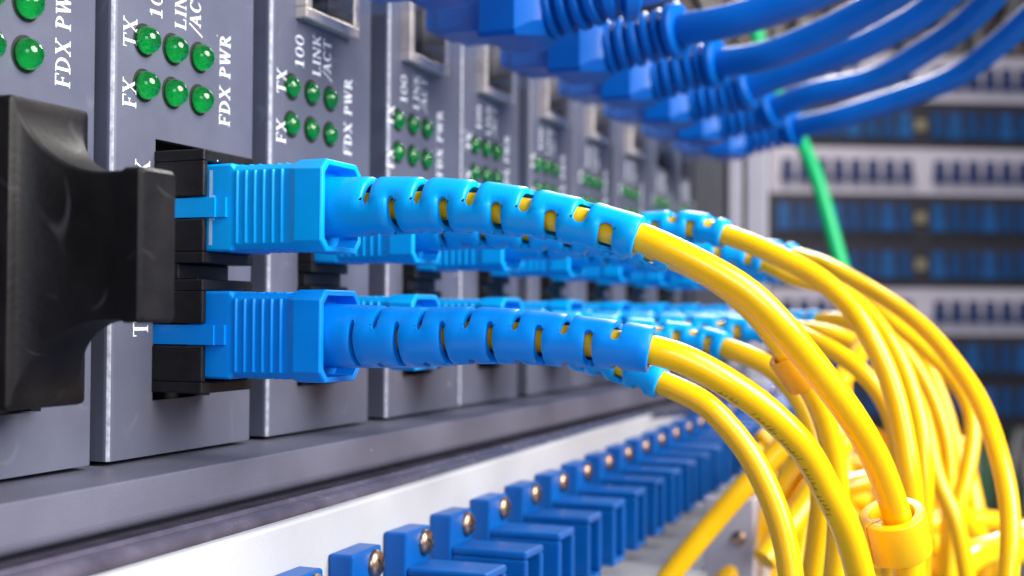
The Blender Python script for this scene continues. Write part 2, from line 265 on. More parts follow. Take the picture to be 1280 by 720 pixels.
ETH={'2': [[34.9, -20, 38.8], [34.9, -25, 39.5], [34.9, -30, 40.5], [38, -36, 44], [42, -40, 58], [46, -42, 85]], '3': [[62.4, -20, 38.8], [62.4, -25, 39.5], [62.4, -30, 40.5], [67, -36, 42.5], [72, -42, 52], [76, -46, 75]], '4': [[89.9, -20, 38.8], [89.9, -25, 39.5], [89.9, -30, 40.5], [87.93, -38.51, 40.79], [87.66, -45.91, 42.08], [87.3, -53.1, 43.9], [86.83, -60.08, 46.7], [85.21, -66.93, 50.46]], '5': [[117.4, -20, 38.8], [117.4, -25, 39.5], [117.4, -30, 40.5], [115.27, -39.4, 40.67], [114.3, -47.76, 42.9], [113.09, -55.59, 45.82], [111.38, -62.17, 48.59], [108.01, -70.06, 52.72]], '6': [[144.9, -20, 38.8], [144.9, -25, 39.5], [144.9, -30, 40.5], [143.15, -41.78, 43.67], [141.57, -51.31, 45.93], [139.6, -59.94, 49.1], [137.15, -67.41, 52.8], [131.91, -76.09, 58.44]], '7': [[172.4, -20, 38.8], [172.4, -25, 39.5], [172.4, -30, 40.5], [169.45, -40.08, 43.29], [168.02, -52.62, 45.15], [164.82, -63.64, 50.09], [160.46, -71.75, 54.34], [154.7, -79.16, 60.31]], '8': [[199.9, -20, 38.8], [199.9, -25, 39.5], [199.9, -30, 40.5], [196.66, -40.56, 41.76], [194.57, -54.21, 44.95], [191.16, -67.3, 48.62], [186.13, -76.49, 54.05], [179.3, -86.67, 61.58]]}
MISC={'green': [[314.71, 2.29, 117.37], [310.85, -0.13, 92.13], [308.02, -5.44, 72.71], [303.86, -15.44, 53.33], [300.15, -21.55, 39.89], [296.29, -27.03, 21.86], [291.94, -31.47, 6.8], [288.58, -33.32, -2.99], [287.04, -34.45, -10.22]], 'diag': [[82.31, -27.79, -49.71], [83.99, -32.3, -43.14], [86.11, -37.92, -35.72], [88.24, -43.55, -28.78], [92.84, -49.97, -21.28], [98.88, -54.54, -15.36], [109.67, -57.56, -8.67]]}
PILE=[[[128.13, -34.22, -51.89], [136.01, -40.85, -42.39], [144.68, -49.22, -37.03], [154.48, -60.14, -36.07], [164.03, -70.04, -43.03], [173.36, -78.82, -60.0]], [[111.63, -33.47, -51.53], [119.47, -40.18, -38.56], [126.98, -45.91, -29.26], [139.88, -51.29, -25.84], [147.96, -57.74, -29.32], [155.78, -63.02, -42.3], [159.86, -64.24, -58.57]], [[148.21, -31.65, -30.55], [147.53, -34.97, -36.64], [146.14, -39.13, -44.03], [145.15, -41.62, -51.43], [142.86, -43.51, -60.01]], [[161.95, -38.88, -31.55], [157.08, -39.68, -40.77], [151.0, -37.53, -49.63], [144.8, -32.4, -58.35]], [[134.73, -37.37, -48.41], [144.25, -47.79, -43.92], [153.53, -57.22, -46.71], [162.87, -67.08, -44.65], [173.07, -78.85, -46.19], [182.32, -88.01, -52.75]], [[145.94, -65.14, -46.72], [151.99, -71.97, -48.73], [159.68, -80.4, -46.65], [167.43, -89.11, -42.28]], [[130.01, -44.05, -54.31], [136.15, -48.9, -47.77], [143.11, -55.31, -49.98], [150.77, -63.37, -53.76], [158.04, -70.27, -60.76]], [[136.65, -68.47, -53.49], [143.76, -72.96, -48.69], [152.11, -77.62, -48.32], [161.05, -88.9, -50.52]], [[160.54, -29.24, -46.85], [164.2, -38.54, -41.78], [168.03, -47.82, -45.05], [170.12, -52.45, -55.04], [170.64, -53.21, -65.06]], [[173.82, -28.32, -29.68], [173.6, -35.31, -38.03], [175.56, -45.21, -42.88], [178.06, -56.56, -45.93], [179.97, -66.16, -54.03], [179.36, -69.37, -65.41]], [[189.31, -39.87, -30.53], [186.43, -45.54, -40.74], [182.16, -47.78, -50.59], [175.99, -45.18, -63.53]], [[134.82, -23.66, -60.15], [139.24, -29.62, -52.86], [147.02, -38.22, -52.03], [155.33, -47.86, -55.93], [162.05, -53.31, -64.82]], [[174.4, -69.61, -31.34], [171.27, -72.04, -40.69], [167.8, -73.66, -49.74], [164.08, -74.49, -61.66]], [[190.11, -27.99, -40.31], [195.25, -40.84, -37.45], [200.17, -52.83, -40.14], [204.49, -63.1, -47.46], [206.15, -66.51, -60.38], [205.73, -64.77, -73.33]], [[104.28, -42.36, -44.05], [111.41, -47.01, -36.96], [116.87, -50.17, -30.74], [121.59, -51.53, -24.28], [127.84, -51.39, -16.27]], [[111.24, -45.74, -53.03], [115.62, -46.35, -44.4], [120.26, -47.65, -35.42], [125.52, -50.32, -28.9], [133.46, -54.21, -23.73]], [[124.82, -36.36, -58.25], [128.58, -40.69, -51.43], [132.96, -46.46, -45.94], [137.72, -53.02, -43.3], [144.8, -59.49, -49.95], [150.36, -61.94, -61.42]], [[120.96, -48.25, -56.26], [127.03, -52.91, -50.11], [133.08, -57.76, -39.38], [140.18, -59.9, -28.47], [146.54, -60.06, -19.99]], [[173.13, -25.86, -43.72], [173.13, -33.69, -46.71], [175.02, -43.61, -48.05], [178.86, -53.18, -46.26], [184.7, -62.63, -39.58], [191.38, -68.9, -31.26]], [[149.51, -33.07, -64.0], [152.19, -34.94, -53.22], [156.6, -35.73, -42.57], [163.39, -37.01, -33.44], [173.26, -40.46, -25.7]]]

# ================================================================== SETTING
b = MB(); b.box(1500, 1520, -1500, 1500, -900, 900)
struct(b.build('wall', M_BACK))

# ================================================================== converter modules
PITCH = 27.5; LP = 4.526; LZ = 18.533
PL = {0:(-31.2,-6.7,2.3), 1:(-4.6,19.7,0), 2:(23.1,47.8,0), 3:(52.4,76.3,0), 4:(77.7,102.3,0), 5:(106.6,129.9,0), 6:(131.5,155.0,0), 7:(157.6,178.6,-1.0), 8:(180.2,203.0,-2.0), 9:(204.5,226.0,-6.0)}
ZB, ZT = -18.55, 53.0
def faceplate(x0, x1, holes, name, parent, ox, py):
    """Folded sheet front with rounded side bends, rectangular openings and a 1.1 mm return edge."""
    mb = MB(); r = 0.75; th = 1.1
    xs = sorted(set([x0+r, x1-r] + [h for hh in holes for h in hh[:2]])); zs = sorted(set([ZB, ZT] + [h for hh in holes for h in hh[2:]]))
    def hole(cx, cz): return any(h[0] < cx < h[1] and h[2] < cz < h[3] for h in holes)
    idx = {}; vs = []; fs = []
    def V(x, y, z):
        k = (round(x,4), round(y,4), round(z,4))
        if k not in idx: idx[k] = len(vs); vs.append((x, y, z))
        return idx[k]
    for i in range(len(xs)-1):
        for j in range(len(zs)-1):
            a, c, e, f = xs[i], xs[i+1], zs[j], zs[j+1]
            if hole((a+c)/2, (e+f)/2): continue
            fs.append((V(a,0,e), V(c,0,e), V(c,0,f), V(a,0,f)))
    for h in holes:                                   # return edges of the openings
        a, c, e, f = h
        for q in (((a,e),(a,f)), ((c,f),(c,e)), ((a,f),(c,f)), ((c,e),(a,e))):
            (p1, p2), (p3, p4) = q
            fs.append((V(p1,0,p2), V(p3,0,p4), V(p3,th,p4), V(p1,th,p2)))
    for xe, sgn in ((x0, -1), (x1, 1)):               # side bends with walls going back
        prof = [(xe - sgn*r + sgn*r*math.sin(a), r - r*math.cos(a)) for a in [rad(15*k) for k in range(7)]] + [(xe, 14)]
        for (a, ya), (c, yc) in zip(prof, prof[1:]):
            zl = zs if ya == 0 else zs
            for e, f in zip(zl, zl[1:]): fs.append((V(a,ya,e), V(c,yc,e), V(c,yc,f), V(a,ya,f)))
    prof = [(x0+r - r*math.sin(rad(15*k)), r - r*math.cos(rad(15*k))) for k in range(6, -1, -1)] + [(x1-r + r*math.sin(rad(15*k)), r - r*math.cos(rad(15*k))) for k in range(7)]
    for zz in (ZB, ZT):                               # thickness at the sheet's ends
        for (a, ya), (c, yc) in zip(prof, prof[1:]):
            fs.append((V(a,ya,zz), V(c,yc,zz), V(c,yc+th,zz), V(a,ya+th,zz)))
    mb.add([(x, y+py, z) for x, y, z in vs], fs)
    o = mb.build(name, M_PLATE, parent, off=(ox,0,0), smooth=50, fix=True)
    me = o.data; me.materials.append(M_BEND); xl = (x0-ox)*MM
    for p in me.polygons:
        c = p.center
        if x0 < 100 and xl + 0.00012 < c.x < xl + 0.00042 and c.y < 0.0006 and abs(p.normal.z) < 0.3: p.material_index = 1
    return o

# shared meshes for pieces that repeat on every module
def led_meshes():
    n = 28; R = 1.42
    mb = MB(); rings = []
    prof = [(R, 0.45), (R, 0.05), (R, -0.05), (R, -0.20)] + [(R*math.cos(rad(a)), -0.20-R*math.sin(rad(a))*0.98) for a in (10,20,30,40,50,60,70,80,87)]
    for r, y in prof: rings.append([(r*math.cos(2*math.pi*i/n), y, r*math.sin(2*math.pi*i/n)) for i in range(n)])
    mb.loft(rings); o = mb.build('led', M_LED, smooth=40); me = o.data; bpy.data.objects.remove(o)
    mb = MB()                                        # shade of the LED hole, painted as a flat dark ring
    mb.loft([[(r*math.cos(2*math.pi*i/n), y, r*math.sin(2*math.pi*i/n)) for i in range(n)] for r, y in ((1.70,-0.02),(1.45,-0.03),(1.18,-0.025))], False, False)
    o = mb.build('led_hole_shade', M_DARK, fix=False); me2 = o.data; bpy.data.objects.remove(o)
    mb = MB()
    prof = [(1.36, 0.0), (1.36, 0.40), (1.30, 0.40), (1.28, 0.05), (0.9, 0.12), (0.2, 0.15)]
    mb.loft([[(r*math.cos(2*math.pi*i/12), y, r*math.sin(2*math.pi*i/12)) for i in range(12)] for r, y in prof])
    o = mb.build('led_core', M_LEDIN, smooth=40); me3 = o.data; bpy.data.objects.remove(o)
    return me, me2, me3
LED_ME, HOLE_SHADE_ME, CORE_ME = led_meshes()

def adapter_housing(prot, ox):
    """Duplex port housing: two square shells with key slots, joined by a low web."""
    mb = MB(); x0, x1 = 1.8, 10.7; y0, y1 = -prot, 0.9
    for c in (6.35, -6.35):
        za, zb = c-5.55, c+5.85
        if c < 0: za, zb = c-5.85, c+5.55
        mb.box(x0, x1, y0, y1, zb-1.15, zb)                       # top wall
        mb.box(x0, x1, y0, y1, za, za+1.15)                       # bottom wall
        mb.box(x1-0.8, x1, y0, y1, za+1.15, zb-1.15)              # far wall
        mb.box(x0, x0+0.75, y0, y1, c+1.12, zb-1.15)              # near wall, above the key slot
        mb.box(x0, x0+0.75, y0, y1, za+1.15, c-1.12)              # near wall, below the key slot
        mb.box(x0+0.75, x1-0.8, y1-0.5, y1, za+1.15, zb-1.15)     # floor of the port
    mb.box(x0+0.1, x1-0.1, y0*0.5, y1, -0.8, 0.8)                 # web between the ports
    return mb
def jack(ox):
    mb = MB(); x0, x1, z0, z1 = 0.9, 14.0, 31.6, 47.5; y0, y1 = -1.5, 3.0; t = 1.4
    mb.box(x0, x1, y0, y1, z0, z0+t); mb.box(x0, x1, y0, y1, z1-t, z1)
    mb.box(x0, x0+t, y0, y1, z0+t, z1-t); mb.box(x1-t, x1, y0, y1, z0+t, z1-t)
    return mb
def jack_inside():
    mb = MB(); mb.box(2.35, 12.55, 2.4, 2.9, 33.05, 46.05)
    mb.box(3.6, 11.2, -0.6, 2.35, 33.05, 33.6)
    return mb
def printing():
    mb = MB()
    word(mb, 'FX', -1.15, 16.0, 2.05, stretch=0.98); word(mb, 'TX', -1.15, 21.9, 2.05, stretch=0.98)
    word(mb, '100', 2.75, 25.7, 1.95, stretch=1.1)
    word(mb, 'LINK', 6.7, 25.4, 1.85, stretch=1.03); word(mb, '/ACT', 9.2, 25.35, 1.85, stretch=1.03)
    word(mb, 'FDX', 14.7, 16.4, 1.95, stretch=1.0); word(mb, 'PWR', 14.7, 21.7, 1.95, stretch=1.0)
    word(mb, 'RX', 1.1, 7.5, 2.3); word(mb, 'TX', 1.1, -6.6, 2.3)
    return mb
PRINT_ME = None; JACK_ME = None; JIN_ME = None; HOUS_ME = {}
ORD = {0:'grey converter module at the far left carrying the black dust plug', 1:'front grey converter module with the two sharp blue fibre connectors',
 2:'grey converter module just right of the sharpest blue connectors, labels legible', 3:'third grey converter module counting rightwards from the dust plug, lettering going soft',
 4:'fourth grey converter module counting rightwards from the dust plug, blurred lettering', 5:'fifth grey converter module counting rightwards from the dust plug',
 6:'sixth grey converter module counting rightwards from the dust plug', 7:'seventh grey converter module counting rightwards from the dust plug', 8:'eighth grey converter module, second from the dark end panel',
 9:'last grey converter module, right against the dark end panel'}
ORD[3] = 'grey converter module third to the right of the dust plug module, lettering slightly soft'
ORD[4] = 'grey converter module fourth to the right of the dust plug module, lettering blurred'
ORD[5] = 'grey converter module fifth to the right of the dust plug module'
ORD[6] = 'grey converter module sixth to the right of the dust plug module'
ORD[7] = 'grey converter module seventh to the right, third from the dark end panel'
DEPTH = {0:0.0, 1:0, 2:0.1, 3:-0.1, 4:0.25, 5:-0.1, 6:0.2, 7:0.0, 8:0.1, 9:0.2}
for mi in range(10):
    x0, x1, dx = PL[mi]; ox = PITCH*(mi-1) + dx
    t = thing('converter_module', (ox, DEPTH[mi], 0), ORD[mi], 'network module', 'converter modules in the chassis')
    holes = [(1.95, 11.6, -13.05, 13.45), (0.9, 14.0, 31.6, 47.5)]
    holes = [(min(h[0]+ox, x1-1.2), min(h[1]+ox, x1-0.9), h[2], h[3]) for h in holes]
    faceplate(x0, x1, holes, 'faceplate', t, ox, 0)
    mb = MB(); mb.box(x0+1, x1-1, 4.2, 4.6, -18, 50)
    mb.build('inner_frame', M_DARK, t, off=(ox,0,0))
    for k in range(3):
        for j in range(2):
            l = link('led', LED_ME, M_LED, t); sink = 0.0 if mi < 2 else 0.62
            l.location = Vector((k*LP, -0.15+sink, LZ+j*LP))*MM   # lens stands in the dark ring painted for its hole
            cu = link('led_cup', CORE_ME, M_LEDIN, l)
            if sink: cu.location = (0, -(sink+0.02)*MM, 0); cu.scale = (0.86, 1, 0.86)
            rm = link('led_hole_shade', HOLE_SHADE_ME, M_DARK, l); rm.location = (0, (0.15-sink)*MM, 0)
    if PRINT_ME is None:
        o = printing().build('printed_lettering', M_PRINT, t, fix=False); PRINT_ME = o.data
        o = jack(0).build('jack_shield', M_NICKEL, t, bevel=0.18); JACK_ME = o.data
        o = jack_inside().build('jack_insert', M_DARK, t); JIN_ME = o.data
    else:
        link('printed_lettering', PRINT_ME, M_PRINT, t)
        if x1-ox > 14.2:
            o = link('jack_shield', JACK_ME, M_NICKEL, t); bv = o.modifiers.new('bevel','BEVEL'); bv.width = 0.00018; bv.segments = 2; bv.limit_method = 'ANGLE'
            link('jack_insert', JIN_ME, M_DARK, t)
    if mi < 9:
        pr = 6.0 if mi == 1 else 2.0
        if pr not in HOUS_ME:
            o = adapter_housing(pr, 0).build('port_housing', M_BLACK, t, bevel=0.16); HOUS_ME[pr] = o.data
        else:
            o = link('port_housing', HOUS_ME[pr], M_BLACK, t); bv = o.modifiers.new('bevel','BEVEL'); bv.width = 0.00016; bv.segments = 2; bv.limit_method = 'ANGLE'

# ------------------------------------------------------------------ chassis
t = thing('equipment_chassis', (100, 5, -22), 'grey metal equipment chassis with a rounded ledge running below the modules', 'chassis')
def extrude_x(prof, x0, x1, n=1, closed=True):
    mb = MB(); rings = []
    for i in range(n+1):
        x = x0 + (x1-x0)*i/n; rings.append([(x, y, z) for y, z in prof])
    mb.loft(rings, True, True); return mb
CO = (100, 5, -22)
def arcp(cy, cz, r, a0, a1, n=6): return [(cy+r*math.cos(rad(a0+(a1-a0)*i/n)), cz+r*math.sin(rad(a0+(a1-a0)*i/n))) for i in range(n+1)]
prof = [(14,-18.98)] + [(-7.6,-19.05)] + arcp(-7.78,-19.27,0.22,90,180,4) + [(-8.0,-22.3)] + arcp(-6.9,-22.3,1.1,180,262,6) + [(-5.5,-23.55),(14,-23.55)]
extrude_x(prof, -140, 262, 1).build('ledge', M_LEDGE, t, off=CO, smooth=30)
prof = [(-5.0,-24.0),(-8.6,-23.95),(-9.4,-23.75)] + arcp(-9.5,-24.0,0.25,90,170,3) + [(-9.9,-24.12)] + arcp(-10.5,-25.1,1.05,110,215,10) + [(-10.5,-27.4),(-5.0,-27.4)]
extrude_x(prof, -140, 262, 1).build('lower_lip', M_LIP, t, off=CO, smooth=30)
mb = MB(); mb.box(-140, 262, 14, 16, -27, 56); mb.build('back_plate', M_DARK, t, off=CO)
mb = MB(); mb.box(-140, 262, -3, 14, 53.6, 57); mb.build('top_rail', M_LEDGE, t, off=CO, bevel=0.4)
mb = MB(); mb.box(228, 262, -0.8, 13.5, -18.9, 53.5); mb.build('end_panel', mat('dark_end_panel', (0.045,0.043,0.055), 0.5, var=0.15), t, off=CO, bevel=0.4)

# ------------------------------------------------------------------ black dust plug
PO = (-21, -7, 0.6)
t = thing('dust_plug', PO, 'black rubbery dust plug with concave grip filling the leftmost port', 'dust plug')
def rrect(x0, x1, z0, z1, y, r, n=4):
    out = []
    for cx, cz, a in ((x1-r, z1-r, 0), (x0+r, z1-r, 90), (x0+r, z0+r, 180), (x1-r, z0+r, 270)):
        for i in range(n+1): out.append((cx+r*math.cos(rad(a+90*i/n)), y, cz+r*math.sin(rad(a+90*i/n))))
    return out
rings = [rrect(-25.6,-16.4,-12.0,13.1,-1.0,0.5), rrect(-25.6,-16.4,-12.0,13.1,-7.0,0.5), rrect(-25.5,-16.5,-11.9,13.0,-7.35,0.45), rrect(-25.2,-16.8,-11.6,12.7,-7.5,0.4)]
for i in range(1, 15):
    a = rad(90*i/14); k = 1-math.sin(a); y = -7.5-7.0*(1-math.cos(a))
    kx = 1-math.sin(a)**1.0
    rings.append(rrect(-23.05-2.1*kx, -18.95+2.1*kx, -4.75-6.8*k, 7.0+5.7*k, y, 0.4))
rings += [rrect(-23.05,-18.95,-4.75,7.0,-16.2,0.4), rrect(-23.25,-18.8,-4.95,7.2,-16.7,0.4), rrect(-23.25,-18.8,-4.95,7.2,-18.1,0.4), rrect(-22.95,-19.1,-4.65,6.9,-18.45,0.35)]
mb = MB(); mb.loft(rings); mb.build('plug_body', M_RUBBER, t, off=PO, smooth=40)
for c in (6.35, -6.35):
    mb = MB(); mb.box(-25.0, -17.4, -1.1, 0.8, c-4.3, c+4.3); mb.build('plug_stub', M_RUBBER, t, off=PO, bevel=0.2)

# ------------------------------------------------------------------ fibre patch cords
def octo(hx, hz, ch, y, cx=0, cz=0):
    return [(cx+hx, y, cz-hz+ch), (cx+hx, y, cz+hz-ch), (cx+hx-ch, y, cz+hz), (cx-hx+ch, y, cz+hz),
            (cx-hx, y, cz+hz-ch), (cx-hx, y, cz-hz+ch), (cx-hx+ch, y, cz-hz), (cx+hx-ch, y, cz-hz)]
def connector_mesh():
    """Push-pull connector shell; y = 0 where it leaves the port housing, going to -y."""
    mb = MB(); R = []
    def st(e, hx, hz, ch): R.append(octo(hx, hz, ch, -e))
    st(-2.5,3.55,4.25,.2); st(0,3.65,4.36,.2); st(2.2,3.68,4.38,.2); st(2.6,3.68,4.38,.22); st(2.95,3.56,4.20,.50)
    st(9.2,3.52,4.15,.50); st(9.5,3.60,4.20,.60); st(10.2,3.95,4.50,1.0); st(13.0,3.95,4.52,1.05); st(13.2,3.85,4.42,1.0)
    st(13.2,3.30,3.95,.8); st(11.0,3.25,3.9,.8)
    for i in range(6):                                   # raised grip ribs
        e = 3.35+i*1.03; c = 0.17
        for sx in (-1, 1):
            q = [(3.45, -e+.26), (3.72, -e+.14), (3.79, -e), (3.72, -e-.14), (3.45, -e-.26)]
            mb.loft([[(sx*x, y, z) for x, y in q] for z in (-3.62, 3.62)])
        for sz in (-1, 1):
            q = [(4.10, -e+.26), (4.27, -e+.14), (4.32, -e), (4.27, -e-.14), (4.10, -e-.26)]
            mb.loft([[(x, y, sz*z) for z, y in q] for x in (-2.9, 2.9)])
    mb.loft(R); return mb
def key_mesh():
    mb = MB(); mb.box(-4.30,-3.6,-1.2,6.4,-0.98,0.98); mb.box(-4.05,-3.6,-2.3,-1.2,-0.98,0.98)
    return mb
def mark_mesh():
    mb = MB()
    for s in (1, -1):
        for q in ([(-.15,.95),(-.85,.95),(-.85,1.25),(-.15,1.25)], [(-.15,1.25),(-.55,1.25),(-.55,3.75),(-.15,3.75)]):
            mb.add([(-3.72, y, s*z) for y, z in q], [(0,1,2,3)])
    return mb
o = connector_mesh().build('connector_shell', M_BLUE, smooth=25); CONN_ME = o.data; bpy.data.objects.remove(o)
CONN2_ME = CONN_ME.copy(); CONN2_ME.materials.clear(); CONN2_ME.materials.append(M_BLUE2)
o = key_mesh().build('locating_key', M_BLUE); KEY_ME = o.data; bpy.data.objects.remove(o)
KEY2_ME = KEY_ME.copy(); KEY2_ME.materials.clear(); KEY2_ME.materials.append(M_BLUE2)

def boot(path, d1, r0, r1, nslots, first, roll, w=0.95, N=40, s0=5.2, s1=None, soft=0.17):
    """Slotted strain relief: a thick tube with staggered stadium slots cut through its wall."""
    s1 = s1 or d1-2.1
    ri = 1.52; slots = []
    for k in range(nslots): slots.append((s0+(s1-s0)*k/(nslots-1), (k+first) % 2))
    st = [0.0, 1.2, 2.4, 3.6]; inside = [None]*4
    info = []
    offs = (-.5, -.42, -.22, 0, .22, .42, .5)
    prev = 3.6
    S_ = [(d, None, 0) for d in st]
    for k, (c, ty) in enumerate(slots):
        g0 = S_[-1][0]; g1 = c-w/2
        wk = w*(0.60+0.52*k/nslots); g1 = c-wk/2-0.24
        if g1-g0 > 0.8: S_.append(((g0+g1)/2, None, 0))
        if g1-g0 > 0.1: S_.append((g1, None, 0))
        for o in offs: S_.append((c+o*wk, k, o))
        S_.append((c+wk/2+0.24, None, 0))
    S_.append((d1-0.9, None, 0)); S_.append((d1-0.15, None, 0)); S_.append((d1, None, 0))
    half = 6                                    # slot spans +-6 steps of 9 degrees around its centre
    def rout(d):
        k = d/d1; r = r0+(r1-r0)*k**1.15
        if d > d1-0.16: r -= 0.12*(d-(d1-0.16))/0.16
        return r
    mb = MB(); vs = []
    cent = {0: (N//4, 3*N//4), 1: (0, N//2)}     # 0: top and bottom, 1: the two sides
    def dtheta(j, k, o):
        """pull slot-end vertices inwards towards the slot's corners so that the ends are round"""
        if k is None: return 0
        for c in cent[slots[k][1]]:
            dj = (j-c+N//2) % N - N//2
            if abs(dj) == half:
                rr = 0.5*w; x = abs(o)*w; back = rr-math.sqrt(max(rr*rr-x*x, 0))
                return -math.copysign(back/2.3, dj)
        return 0
    def vid(i, layer, j): return (i*2+layer)*N + (j % N)
    fs = []
    def gone(i, j):
        if i < 0 or i >= len(S_)-1: return True
        a, b = S_[i], S_[i+1]
        if a[1] is None or a[1] != b[1]: return False
        for c in cent[slots[a[1]][1]]:
            dj = (j+0.5-c+N/2) % N - N/2
            if abs(dj) < half: return True
        return False
    for i, (d, k, o) in enumerate(S_):
        ro = rout(d)
        for layer in (0, 1):
            for j in range(N):
                r = ro if layer == 0 else min(ri + 0.75*max(0, 1-d/d1), ro-0.4)
                if layer == 0 and 0 < i < len(S_)-1:
                    cs = [gone(i-1, (j-1) % N), gone(i-1, j), gone(i, (j-1) % N), gone(i, j)]
                    if any(cs) and not all(cs): r -= soft       # rounded slot edges
                a = 2*math.pi*j/N + dtheta(j, k, o) + roll
                vs.append(path.pt(d, a, r))
    for i in range(len(S_)-1):
        for j in range(N):
            if gone(i, j): continue
            fs.append((vid(i,0,j), vid(i,0,j+1), vid(i+1,0,j+1), vid(i+1,0,j)))
            fs.append((vid(i,1,j+1), vid(i,1,j), vid(i+1,1,j), vid(i+1,1,j+1)))
            if gone(i-1, j): fs.append((vid(i,0,j+1), vid(i,0,j), vid(i,1,j), vid(i,1,j+1)))
            if gone(i+1, j): fs.append((vid(i+1,0,j), vid(i+1,0,j+1), vid(i+1,1,j+1), vid(i+1,1,j)))
            if gone(i, (j-1) % N): fs.append((vid(i,0,j), vid(i+1,0,j), vid(i+1,1,j), vid(i,1,j)))
            if gone(i, (j+1) % N): fs.append((vid(i+1,0,j+1), vid(i,0,j+1), vid(i,1,j+1), vid(i+1,1,j+1)))
    mb.add(vs, fs); return mb
RC = 1.36
CORD_LABEL = {
 '1u':'sharp cyan blue connector in the upper front port, its yellow cord passing the yellow clip',
 '1l':'sharp deeper blue fibre connector in the lower front port, yellow cord with black print',
 '2u':'yellow cord wearing the orange clip, its cyan boot half hidden under the upper front boot',
 '2l':'lowest yellow cord, cyan boot tip poking out under the lower front boot',
 '3u':'yellow cord arching highest just behind the front upper cord, cyan slotted boot showing',
 '3l':'yellow cord from the cyan boot right behind the lower front boot end',
 '4u':'yellow cord hugging the inside right of the highest arching cord, boot tip below it',
 '4l':'lowest of the three blurred cords leaving the far lower blue boots',
 '5u':'outermost yellow cord sweeping widest to the right edge of the picture',
 '5l':'middle of the three blurred cords leaving the far lower blue boots',
 '6u':'blurred yellow cord just inside the outermost sweeping cord, turning back at its foot',
 '6l':'topmost orange looking blurred cord leaving the far lower blue boots',
 '7u':'far upper fibre cord in the seventh module, mostly hidden in the yellow bundle',
 '7l':'far lower fibre cord in the seventh module, mostly hidden behind the bundle',
 '8u':'farthest upper fibre cord in the eighth module, barely visible behind the bundle',
 '8l':'farthest lower fibre cord in the eighth module, barely visible behind the bundle'}
PATHS = {}
for key, P in CORDS.items():
    mi = int(key[0]); up = key[1] == 'u'; bx, by, bz = P[0]
    e0 = 6.0 if mi == 1 else 2.0
    base = (bx, -e0, bz)
    t = thing('fibre_patch_cord', base, CORD_LABEL[key], 'fibre cord', 'yellow fibre patch cords with blue connectors')
    deep = key == '1l'
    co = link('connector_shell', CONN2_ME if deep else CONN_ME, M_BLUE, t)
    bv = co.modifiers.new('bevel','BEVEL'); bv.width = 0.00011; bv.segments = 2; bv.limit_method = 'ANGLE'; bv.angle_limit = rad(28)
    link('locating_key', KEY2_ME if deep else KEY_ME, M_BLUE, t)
    if key == '1u': mark_mesh().build('insertion_mark', M_MARK, t, fix=False)
    path = Path(P, 0.8); PATHS[key] = path
    if key == '1u': L, prm = 32.9, (3.05, 1.95, 10, 0, rad(-37), 1.30, 40, 6.2, 30.3)
    elif key == '1l': L, prm = 33.8, (3.2, 2.12, 12, 1, rad(-21), 0.86, 40, 4.9, 30.9)
    else: L, prm = 32.5, (3.05, 1.95, 11, (mi+up) % 2, rad(-26+9*((mi*7+up*3) % 4)), 1.25, 32 if mi > 3 else 40, 5.2, None)
    r0, r1, ns, fst, roll, w, N, s0, s1 = prm
    if N == 32: N = 40
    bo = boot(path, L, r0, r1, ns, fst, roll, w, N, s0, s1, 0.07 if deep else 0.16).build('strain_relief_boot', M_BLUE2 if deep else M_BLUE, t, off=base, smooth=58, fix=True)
    tube(path, RC, 0.5, None, 24 if mi < 5 else 14, 1.0).build('cable', M_YEL, t, off=base, smooth=60)
    if key == '1l':                               # small black print along the jacket
        rnd = random.Random(3); mb = MB(); d = L+7.0
        def ink(d0, a0, d1, a1, wd):
            n = 3; r = RC+0.012
            for q in range(n):
                k0, k1 = q/n, (q+1)/n
                da, aa = d0+(d1-d0)*k0, a0+(a1-a0)*k0; db, ab = d0+(d1-d0)*k1, a0+(a1-a0)*k1
                L_ = math.hypot(db-da, (ab-aa)*RC) or 1; nx, na = -(ab-aa)*RC/L_*wd/2, (db-da)/L_*wd/2/RC
                mb.add([path.pt(da+nx, aa+na, r), path.pt(da-nx, aa-na, r), path.pt(db-nx, ab-na, r), path.pt(db+nx, ab+na, r)], [(0,1,2,3)])
        A0 = rad(-60)
        while d < path.L-12:
            for c in range(rnd.randint(3, 6)):
                h = rnd.uniform(0.36, 0.60)/RC; b0 = A0+rad(rnd.uniform(-3, 3)); sl = rnd.uniform(0.10, 0.26)
                ink(d, b0, d+sl, b0+h, 0.07)
                if rnd.random() < 0.6: ink(d+0.2, b0+h*0.1, d+0.2+sl*0.8, b0+h*rnd.uniform(0.4, 0.8), 0.06)
                if rnd.random() < 0.35: ink(d, b0, d+0.24, b0-h*0.08, 0.06)
                d += rnd.uniform(0.42, 0.62)
            d += rnd.choice((0.5, 0.7, 1.6))
        mb.build('jacket_print', M_INK, t, off=base, fix=False)

